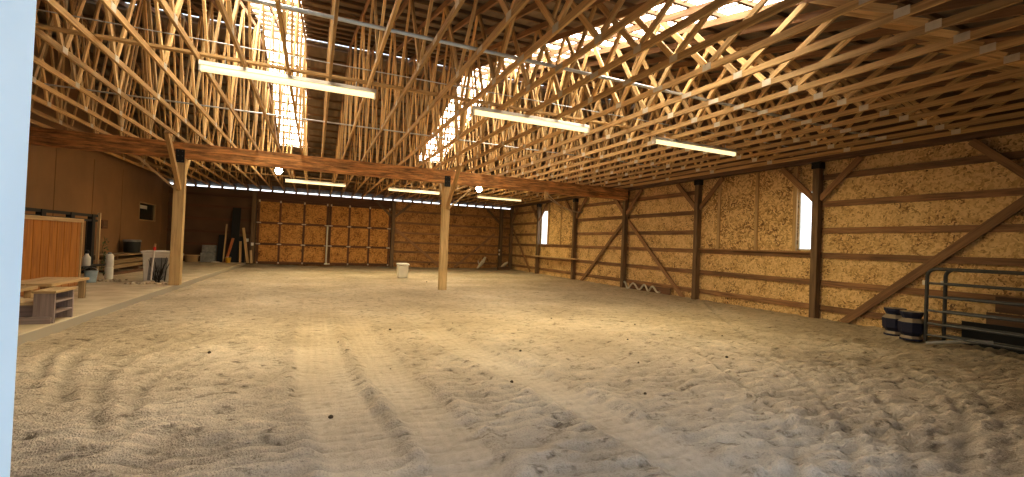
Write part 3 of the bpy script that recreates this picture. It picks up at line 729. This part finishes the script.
for k, (x, y, lb) in enumerate(((11.16, 5.48, 'navy dusty plastic jump block, the one farther from the gates'), (10.98, 5.11, 'navy dusty plastic jump block touching the gate end'))):
    m = MB(); q = .19
    m.lathe([(q * .95, 0), (q * .95, .04), (q * .78, .10), (q * 1.08, .17), (q * 1.12, .36), (q * .76, .44), (q * .98, .52), (q * .98, .57)], (x, y, groundz(x, y) - .01), sq=8, rot=.1)
    t = tag(m.build('jump_block', M['navy'], bevel=.008), lb, 'block', 'navy jump blocks by the gates')
    m = MB(); m.lathe([(.04, .56), (.04, .565)], (x, y, groundz(x, y)), 12); m.build('socket_hole', M['blackpl'], t)
def wavy():
    m = MB(); n = 90; y0, y1 = 15.05, 12.95; pr = []
    for k in range(n + 1):
        u = k / n; y = y0 + (y1 - y0) * u; z = .19 + .12 * math.sin(u * 2 * math.pi * 3.7 + 1.2) * (1 - .25 * u)
        pr.append((11.58 - .05 * math.sin(u * 9), y, z))
    m.tube(pr, .035, 8)
    return m.build('wavy_strip', M['bone'], smooth=True)
tag(wavy(), 'wavy pale plastic strip lying at the foot of the right wall', 'strip')
m = MB(); m.bar((11.73, 14.9, .13), (11.73, 12.6, .13), .03, .30); tag(m.build('kick_board', M['plate']), 'dark low board on edge behind the wavy strip', 'board')
# pale branches near the far corner
def branch(pts, r, lb, fork=None):
    m = MB(); m.tube(pts, r, 8)
    if fork: m.tube(fork, [.05, .03, .015], 8)
    tag(m.build('dead_branch', M['bone'], smooth=True), lb, 'branch', 'bleached branches by the far corner')
branch([(9.45, 27.1, .05), (9.65, 27.12, .28), (9.85, 27.18, .48), (10.05, 27.25, .78)], [.05, .11, .13, .06], 'bleached branch piece leaning on the back wall left of the corner post', [(9.65, 27.12, .28), (9.52, 27.1, .42), (9.5, 27.1, .58)])
branch([(10.95, 26.9, .05), (11.1, 26.92, .22), (11.3, 26.95, .38), (11.5, 27.0, .5)], [.05, .1, .11, .05], 'bleached branch piece lying in the far right corner')
m = MB(); m.bar((10.6, 26.45, .12), (11.4, 26.5, .14), .2, .2); tag(m.build('timber_offcut', M['plate']), 'dark timber offcut on the sand in the far corner', 'board')
for z, nm in ((.98, 'lower'), (1.24, 'upper')):
    m = MB(); m.box(11.0, 11.09, YB - .31, YB - .28, z - .06, z + .07); tag(m.build('outlet_box', M['white'], bevel=.006), 'small white box on the far corner post, the %s one' % nm, 'outlet')

# ------------------------------------------------------------------ white bin in the sand
t = thing('storage_bin', 'squat white plastic bin standing on the sand near the lone post', 'bin', (3.55, 19.98, 0))
gz_ = groundz(3.55, 19.98) - .01
m = MB(); m.lathe([(.285, 0), (.325, .56)], (3.55, 19.98, gz_), sq=4); part(m, 'body', M['cream'], t, bevel=.05, smooth=True)
m = MB(); m.lathe([(.355, .56), (.355, .62), (.32, .65)], (3.55, 19.98, gz_), sq=4); part(m, 'lid', M['white'], t, bevel=.02, smooth=True)
# dark clods on the sand
for k in range(16):
    x, y = [(.4, 7.5), (.95, 5.9), (2.2, 4.9), (3.0, 6.4), (4.3, 5.2), (5.2, 6.6), (1.3, 8.3), (2.6, 8.8), (5.8, 5.0), (6.4, 7.9), (3.5, 4.1), (.2, 4.4), (7.4, 6.5), (4.9, 8.9), (-1.2, 7.0), (4.15, 17.9)][k]
    m = MB(); r = random.uniform(.012, .026)
    m.lathe([(r * .5, -.3 * r), (r, .2 * r), (r * .8, .8 * r), (r * .25, 1.15 * r)], (x, y, groundz(x, y)), 7, rot=k)
    tag(m.build('dirt_clod', M['clod'], smooth=True), 'small dark dirt clod lying on the sand floor', 'clod', 'dark clods scattered on the sand')

# ------------------------------------------------------------------ left side, on the slab
z0 = SLAB
# stepped mounting block with an open shelf end
t = thing('mounting_block', 'faded lilac wooden step block with open shelves near the slab edge', 'step', (-3.9, 9.3, z0))
X0, X1, Y0, Y1 = -3.80, -3.56, 9.02, 9.62
for y in (Y0, Y1 - .04):
    m = MB(); m.box(X0, X1, y, y + .04, z0, z0 + .45); part(m, 'side_panel', M['lilac'], t)
m = MB(); m.box(X0 - .02, X1 + .02, Y0 - .02, Y1 + .02, z0 + .45, z0 + .49); part(m, 'top_tread', M['palewood'], t, bevel=.004)
for z in (.14, .30):
    m = MB(); m.box(X0, X1, Y0 + .04, Y1 - .04, z0 + z, z0 + z + .03); part(m, 'shelf', M['lilac'], t)
m = MB(); m.box(X0 - .005, X0 + .02, Y0 + .04, Y1 - .04, z0, z0 + .45); part(m, 'back_panel', M['lilac'], t)
m = MB(); m.box(-4.35, X0 - .01, Y0 + .03, Y1, z0 + .27, z0 + .31); part(m, 'low_tread', M['palewood'], t)
m = MB(); m.box(-4.33, X0 - .01, Y0 + .08, Y0 + .12, z0 + .09, z0 + .27); part(m, 'riser', M['lilac'], t)
m = MB(); m.box(-4.38, X1 - .02, Y0 - .045, Y0 - .005, z0, z0 + .10); part(m, 'base_board', M['lilac'], t)
# low plank bench behind it
def bench(name, lb, x0, x1, y0, y1, h, th=.05):
    t = thing(name, lb, 'bench', ((x0 + x1) / 2, (y0 + y1) / 2, z0))
    for k in range(2):
        m = MB(); a = x0 + (x1 - x0) * k / 2; m.box(a + .004, a + (x1 - x0) / 2 - .004, y0, y1, z0 + h - th, z0 + h); part(m, 'plank', M['palewood'], t)
    for a in (x0 + .06, x1 - .06):
        for c in (y0 + .15, y1 - .15):
            m = MB(); m.box(a - .045, a + .045, c - .045, c + .045, z0, z0 + h - th); part(m, 'leg', M['lumber'], t)
    return t
bench('plank_bench', 'low pale plank bench before the varnished stall partition', -5.05, -4.33, 10.85, 12.35, .42)
bench('plank_bench', 'shorter plank bench just behind the lilac step block', -5.3, -4.45, 9.95, 10.7, .40)
# varnished stall partition
t = thing('stall_partition', 'varnished pine stall partition of vertical boards on the slab', 'partition', (-5.4, 13.3, z0))
m = MB()
n = 24; Ya, Yb2 = 10.9, 14.75
for k in range(n):
    a = Ya + (Yb2 - Ya) * k / n; m.box(-5.43, -5.40 + .004 * (k % 2), a + .004, a + (Yb2 - Ya) / n - .004, z0 + .02, 1.74)
part(m, 'board_panel', M['pine'], t)
m = MB(); m.box(-5.46, -5.36, Ya, Yb2 + .06, 1.74, 1.83); part(m, 'top_rail', M['palewood'], t, bevel=.005)
m = MB(); m.box(-5.46, -5.37, Yb2, Yb2 + .06, z0, 1.74); part(m, 'end_stile', M['palewood'], t)
# black steel stall front
t = thing('stall_front', 'black steel stall front with open frame behind the pine partition', 'stall', (-5.72, 14.5, z0))
m = MB(); m.box(-5.76, -5.69, 11.0, 16.55, 1.93, 2.0); m.box(-5.76, -5.69, 11.0, 16.55, 1.80, 1.86); part(m, 'top_rail', M['black'], t)
for y in (11.5, 12.6, 13.7, 15.05, 16.25):
    m = MB(); m.box(-5.78, -5.67, y - .09, y + .09, z0, 2.0); part(m, 'upright', M['black'], t)
for y in np.arange(11.75, 16.2, .28):
    m = MB(); m.box(-5.73, -5.71, y - .012, y + .012, .6, 1.82); part(m, 'bar', M['black'], t)
m = MB(); m.box(-5.77, -5.44, 15.1, 16.5, .57, .60); m.box(-5.77, -5.66, 11.0, 16.5, .50, .57); m.box(-5.77, -5.66, 11.0, 16.5, .40, .46); part(m, 'shelf_rail', M['black'], t)
m = MB(); m.box(-5.72, -5.66, 16.6, 16.68, z0, 2.06); o = part(m, 'end_post', M['palewood'], t); o['label'] = 'slim pale wooden end post'
# bottles, jug, pail and ivy at the end of the stall front
t = thing('squirt_bottle', 'white bottle with black cap standing on the stall front rail', 'bottle', (-5.6, 15.6, .6))
m = MB(); m.lathe([(.075, .60), (.085, .62), (.085, .82), (.04, .90), (.035, .93)], (-5.56, 15.62, 0), 16); part(m, 'body', M['white'], t, smooth=True)
m = MB(); m.lathe([(.045, .93), (.045, 1.0), (.02, 1.03)], (-5.56, 15.62, 0), 14); part(m, 'cap', M['blackpl'], t, smooth=True)
t = thing('pail', 'pale blue pail on the slab at the foot of the stall front', 'pail', (-5.5, 15.75, z0))
m = MB(); m.lathe([(.11, z0), (.14, z0 + .29), (.15, z0 + .29), (.15, z0 + .31)], (-5.5, 15.75, 0), 20); part(m, 'body', M['bluepl'], t, smooth=True)
m = MB(); m.tube([(-5.5 + .14 * math.cos(a), 15.75, z0 + .31 + .1 * math.sin(a)) for a in np.linspace(0, math.pi, 9)], .006, 6); part(m, 'handle', M['galv'], t, smooth=True)
t = thing('white_canister', 'tall white canister beside the slim pale end post', 'canister', (-5.47, 16.82, z0))
m = MB(); m.lathe([(.09, z0), (.1, z0 + .03), (.1, z0 + .33), (.09, z0 + .36), (.1, z0 + .39), (.1, z0 + .68), (.07, z0 + .73)], (-5.47, 16.82, 0), 20); part(m, 'body', M['white'], t, smooth=True)
m = MB(); m.lathe([(.045, z0 + .73), (.045, z0 + .78)], (-5.47, 16.82, 0), 16); part(m, 'lid', M['greypl'], t, smooth=True)
def ivy():
    m = MB(); rr = random.Random(3)
    stem = [(-5.60, 16.74, 1.38 - .1 * k) for k in range(12)]; m.tube([(x + .03 * math.sin(k * 1.3), y, z) for k, (x, y, z) in enumerate(stem)], .006, 5)
    for k in range(70):
        z = rr.uniform(.3, 1.38); c = Vector((-5.58 + rr.uniform(-.06, .08), 16.74 + rr.uniform(-.05, .05), z)); s = rr.uniform(.03, .055)
        d = Vector((rr.uniform(-1, 1), rr.uniform(-1, .2), rr.uniform(-.8, .4))).normalized(); e = d.cross(Vector((0, 0, 1))).normalized()
        b = len(m.v)
        for q in (c - d * s, c + e * s * .7 + d * .2 * s, c + d * s * 1.2, c - e * s * .7 + d * .2 * s): m.v.append(q)
        m.face((b, b + 1, b + 2, b + 3))
    return m.build('ivy_garland', M['leaf'])
tag(ivy(), 'green ivy garland hanging on the slim pale end post', 'garland')
m = MB(); rr = random.Random(9)
for k in range(26):
    x, y = rr.uniform(-5.5, -4.95), rr.uniform(16.0, 16.5); r = rr.uniform(.03, .08); m.lathe([(r, 0), (r * .8, r * .5), (r * .3, r * .8)], (x, y, z0), 6, rot=k)
tag(m.build('rubble', M['stone']), 'scattered debris at the foot of the stall front', 'rubble', kind='stuff')
# dark box on the left wall
t = thing('wall_box', 'small dark square box mounted on the brown left wall', 'box', (XL, 20.2, 1.75))
m = MB(); m.box(XL, XL + .06, 19.95, 20.42, 1.62, 1.92); part(m, 'case', M['doorrail'], t)
m = MB(); m.box(XL + .06, XL + .068, 20.03, 20.34, 1.67, 1.87); part(m, 'cover', M['plate'], t)
# lumber along the left wall
def board(x, y0, y1, z, w_, h, lb, mat='lumber'):
    m = MB(); m.bar((x, y0, z), (x, y1, z), w_, h); tag(m.build('lumber_board', M[mat]), lb, 'board', 'lumber stacked along the left wall')
for x, y0, y1, z, w_, h, lb in ((-6.42, 19.1, 23.4, .72, .62, .05, 'wide pale plank, topmost of the lumber by the left wall'),
                                (-6.28, 18.9, 23.6, .50, .16, .14, 'thick beam under the wide top plank of the lumber'),
                                (-6.55, 19.0, 23.5, .50, .16, .14, 'thick beam against the wall under the wide top plank'),
                                (-6.22, 18.6, 23.9, .335, .2, .12, 'second course front beam of the lumber by the left wall'),
                                (-6.5, 18.6, 23.9, .335, .2, .12, 'second course rear beam of the lumber by the left wall')):
    board(x, y0, y1, z, w_, h, lb)
for y in (19.4, 21.3, 23.2):
    m = MB(); m.box(-6.7, -6.05, y - .06, y + .06, z0, .275); tag(m.build('lumber_skid', M['plate']), 'cross skid under the lumber, the %s one along the wall' % {19.4: 'nearest', 21.3: 'middle', 23.2: 'farthest'}[y], 'board', 'skids under the lumber')
for y in (19.6, 23.0):
    m = MB(); m.box(-6.66, -6.16, y - .05, y + .05, .57, .695); tag(m.build('lumber_skid', M['plate']), 'spacer block under the wide top plank, %s end' % ('near' if y < 20 else 'far'), 'board', 'skids under the lumber')
m = MB(); m.bar((-5.9, 18.0, z0 + .04), (-5.6, 21.8, z0 + .04), .2, .07); tag(m.build('lumber_board', M['plate']), 'dark loose board lying on the slab before the lumber', 'board', 'lumber stacked along the left wall')
t = thing('black_tub', 'black plastic tub with lid standing on the lumber', 'tub', (-6.42, 21.75, .745))
m = MB(); m.lathe([(.22, .745), (.25, .78), (.27, 1.16)], (-6.42, 21.75, 0), 24); part(m, 'body', M['blackpl'], t, smooth=True)
m = MB(); m.lathe([(.285, 1.16), (.285, 1.21), (.25, 1.24)], (-6.42, 21.75, 0), 24); part(m, 'lid', M['greypl'], t, smooth=True)
# white bin with dark panel next to the post
t = thing('white_bin', 'large white plastic bin with a grey front beside the slab post', 'bin', (-4.12, 16.2, z0))
m = MB(); m.prism([(-4.42, 15.98, z0), (-3.83, 15.98, z0), (-3.79, 15.94, .96), (-4.46, 15.94, .96)], (0, .62, 0)); part(m, 'body', M['white'], t, bevel=.02)
m = MB(); m.box(-4.49, -3.76, 15.91, 16.6, .96, 1.03); part(m, 'rim', M['white'], t, bevel=.015)
m = MB(); m.prism([(-4.33, 15.955, z0 + .05), (-3.90, 15.955, z0 + .05), (-3.86, 15.93, .84), (-4.28, 15.93, .84)], (0, .03, 0)); part(m, 'front_panel', M['greypl'], t)
t = thing('marker_stake', 'thin white stake with red top leaning before the white bin', 'stake', (-4.16, 15.66, z0))
m = MB(); m.tube([(-4.17, 15.68, z0), (-4.13, 15.72, 1.08)], .022, 8); part(m, 'shaft', M['white'], t)
m = MB(); m.tube([(-4.13, 15.72, 1.06), (-4.125, 15.73, 1.15)], .035, 8); part(m, 'top', M['red'], t)
m = MB(); m.tube([(-4.125, 15.73, 1.15), (-4.12, 15.74, 1.24)], .03, 8); part(m, 'tip', M['lumber'], t)
def twigs():
    m = MB(); rr = random.Random(4)
    for k in range(14):
        x = -3.98 + rr.uniform(-.12, .12); tip = (x + rr.uniform(-.22, .2), 15.8 + rr.uniform(-.05, .08), rr.uniform(.3, .95)); mid = ((x + tip[0]) / 2 + rr.uniform(-.05, .05), 15.76, tip[2] * .55 + .07)
        m.tube([(x, 15.75, z0), mid, tip], [.016, .012, .006], 5)
    return m.build('twig_bundle', M['twig'])
tag(twigs(), 'dark dry twigs standing against the white bin', 'twigs')
m = MB(); rr = random.Random(2)
for k in range(60):
    x, y = rr.uniform(-4.6, -3.62), rr.uniform(15.2, 15.58); r = rr.uniform(.03, .085); m.lathe([(r, 0), (r * .85, r * .5), (r * .35, r * .85)], (x, y, z0 - .005), 6, rot=k * 1.3)
tag(m.build('rubble', M['stone']), 'pale rubble heaped before the white bin by the slab post', 'rubble', kind='stuff')

# ------------------------------------------------------------------ far left corner clutter
yb = 27.0
t = thing('round_tub', 'round pale tub on the slab in the far left corner', 'tub', (-5.45, yb, z0))
m = MB(); m.lathe([(.26, z0), (.29, z0 + .3), (.31, z0 + .3), (.31, z0 + .35), (.27, z0 + .35), (.25, z0 + .1)], (-5.55, yb - .1, 0), 24); part(m, 'body', M['lumber'], t, smooth=True)
m = MB(); m.tube([(-5.55 + .318 * math.cos(a), yb - .1 + .318 * math.sin(a), z0 + .33) for a in np.linspace(0, 2 * math.pi, 24, endpoint=False)], .02, 6, closed=True); part(m, 'rim', M['palewood'], t, smooth=True)
t = thing('small_tub', 'small grey tub half hidden behind the slab post', 'tub', (-6.2, yb, z0))
m = MB(); m.lathe([(.2, z0), (.23, z0 + .36), (.25, z0 + .36), (.25, z0 + .4)], (-6.12, yb - .1, 0), 20); part(m, 'body', M['greypl'], t, smooth=True)
t = thing('grey_chest', 'dark grey chest against the back wall beside the round tub', 'chest', (-4.9, yb, z0))
m = MB(); m.box(-5.2, -4.6, yb - .1, yb + .4, z0, .62); part(m, 'body', M['greypl'], t, bevel=.015)
m = MB(); m.box(-5.2, -4.6, yb + .15, yb + .4, .63, 1.0); part(m, 'lid', M['greypl'], t, bevel=.015)
def sheet(name, lb, cat, x0, x1, y0, y1, z0_, z1, mat, lean=.25, th=.04):
    m = MB(); m.prism([(x0, y0, z0_), (x1, y0, z0_), (x1 + (0), y0 + lean, z1), (x0, y0 + lean, z1)], (0, th, 0)); return tag(m.build(name, M[mat]), lb, cat)
sheet('rubber_mat', 'low black rubber mat leaning beside the grey chest', 'mat', -4.55, -4.22, 27.25, 27, z0, 1.55, 'rubber', .2)
sheet('rubber_mat', 'tall black rubber mat leaning against the back wall', 'mat', -4.0, -3.62, 27.1, 27, z0, 3.0, 'rubber', .45)
sheet('rubber_mat', 'black rubber mat leaning right of the tall mat', 'mat', -3.62, -3.32, 27.15, 27, z0, 1.5, 'rubber', .2)
def plank(x0, x1, za, lb, mat, y=26.95, w_=.12):
    m = MB(); m.bar((x0, y, z0), (x1, y + .3, za), w_, .04, (0, 1, 0)); tag(m.build('leaning_plank', M[mat]), lb, 'plank', 'planks leaning by the back doors')
plank(-4.22, -4.18, 2.1, 'slim dark plank leaning left of the tall black mat', 'lumber', 26.9, .07)
plank(-4.1, -3.86, 1.4, 'orange painted plank leaning behind the yellow bucket', 'orange', 26.85, .12)
plank(-3.12, -3.42, 1.95, 'pale plank leaning, tallest beside the back door post', 'stud', 26.8, .12)
plank(-3.46, -3.52, 1.25, 'short pale plank leaning before the black mats', 'stud', 26.8, .10)
plank(-2.93, -3.02, .8, 'shortest pale plank leaning beside the back door post', 'stud', 26.6, .1)
t = thing('yellow_bucket', 'small yellow bucket on the slab beside the leaning planks', 'bucket', (-3.97, 26.7, z0))
m = MB(); m.lathe([(.10, z0), (.13, z0 + .24), (.14, z0 + .24), (.14, z0 + .26)], (-3.97, 26.68, 0), 20); part(m, 'body', M['yellow'], t, smooth=True)
m = MB(); m.tube([(-3.97 + .13 * math.cos(a), 26.68, z0 + .25 + .06 * math.sin(a)) for a in np.linspace(0, math.pi, 9)], .008, 6); part(m, 'handle', M['galv'], t)
m = MB(); m.lathe([(.22, z0), (.18, z0 + .04), (.05, z0 + .06)], (-4.5, 26.65, 0), 9); tag(m.build('crumpled_sack', M['white']), 'flat white sack on the slab left of the yellow bucket', 'sack')
for x, z, lb in ((-3.28, 1.32, 'white outlet box left of the back door post, upper one'), (-3.02, 1.12, 'white outlet box on the back door post, lower one')):
    m = MB(); m.box(x - .06, x + .06, YB - .31, YB - .28 if x > -3.1 else YB, z - .08, z + .08); tag(m.build('outlet_box', M['white'], bevel=.006), lb, 'outlet')

# ------------------------------------------------------------------ light
wd = bpy.data.worlds.new('sky'); S.world = wd; wd.use_nodes = True
WN = wd.node_tree.nodes; WK = wd.node_tree.links
bg = WN['Background']
tcw = WN.new('ShaderNodeTexCoord'); sx = WN.new('ShaderNodeSeparateXYZ'); WK.new(tcw.outputs['Generated'], sx.inputs[0])
rw = WN.new('ShaderNodeValToRGB'); e = rw.color_ramp.elements; e[0].position = 0; e[0].color = (.90, .95, 1, 1); e[1].position = .6; e[1].color = (.52, .74, 1, 1)
WK.new(sx.outputs['Z'], rw.inputs['Fac']); WK.new(rw.outputs['Color'], bg.inputs['Color']); bg.inputs['Strength'].default_value = 1.5

# ------------------------------------------------------------------ camera
f = 453.0
def dirv(px, py): return Vector((px - 512, -(py - 238.5), -f)).normalized()
Yd = dirv(315, 237.5); Xd = dirv(1555, 287); Xd = (Xd - Yd * Xd.dot(Yd)).normalized(); Zd = Xd.cross(Yd)
R = Matrix((Xd, Yd, Zd))                       # camera axes -> hall axes
cam = bpy.data.cameras.new('camera'); co = bpy.data.objects.new('camera', cam); COL.objects.link(co)
co.matrix_world = Matrix.Translation((0, 0, 1.6)) @ R.to_4x4()
cam.sensor_fit = 'HORIZONTAL'; cam.sensor_width = 36; cam.lens = f / 1024 * 36; cam.clip_start = .05; cam.clip_end = 300
S.camera = co
S.view_settings.view_transform = 'Standard'; S.view_settings.look = 'None'; S.view_settings.exposure = 1.0; S.view_settings.gamma = 0.87
S.cycles.use_denoising = True; S.cycles.max_bounces = 8; S.cycles.diffuse_bounces = 5; S.cycles.sample_clamp_indirect = 8
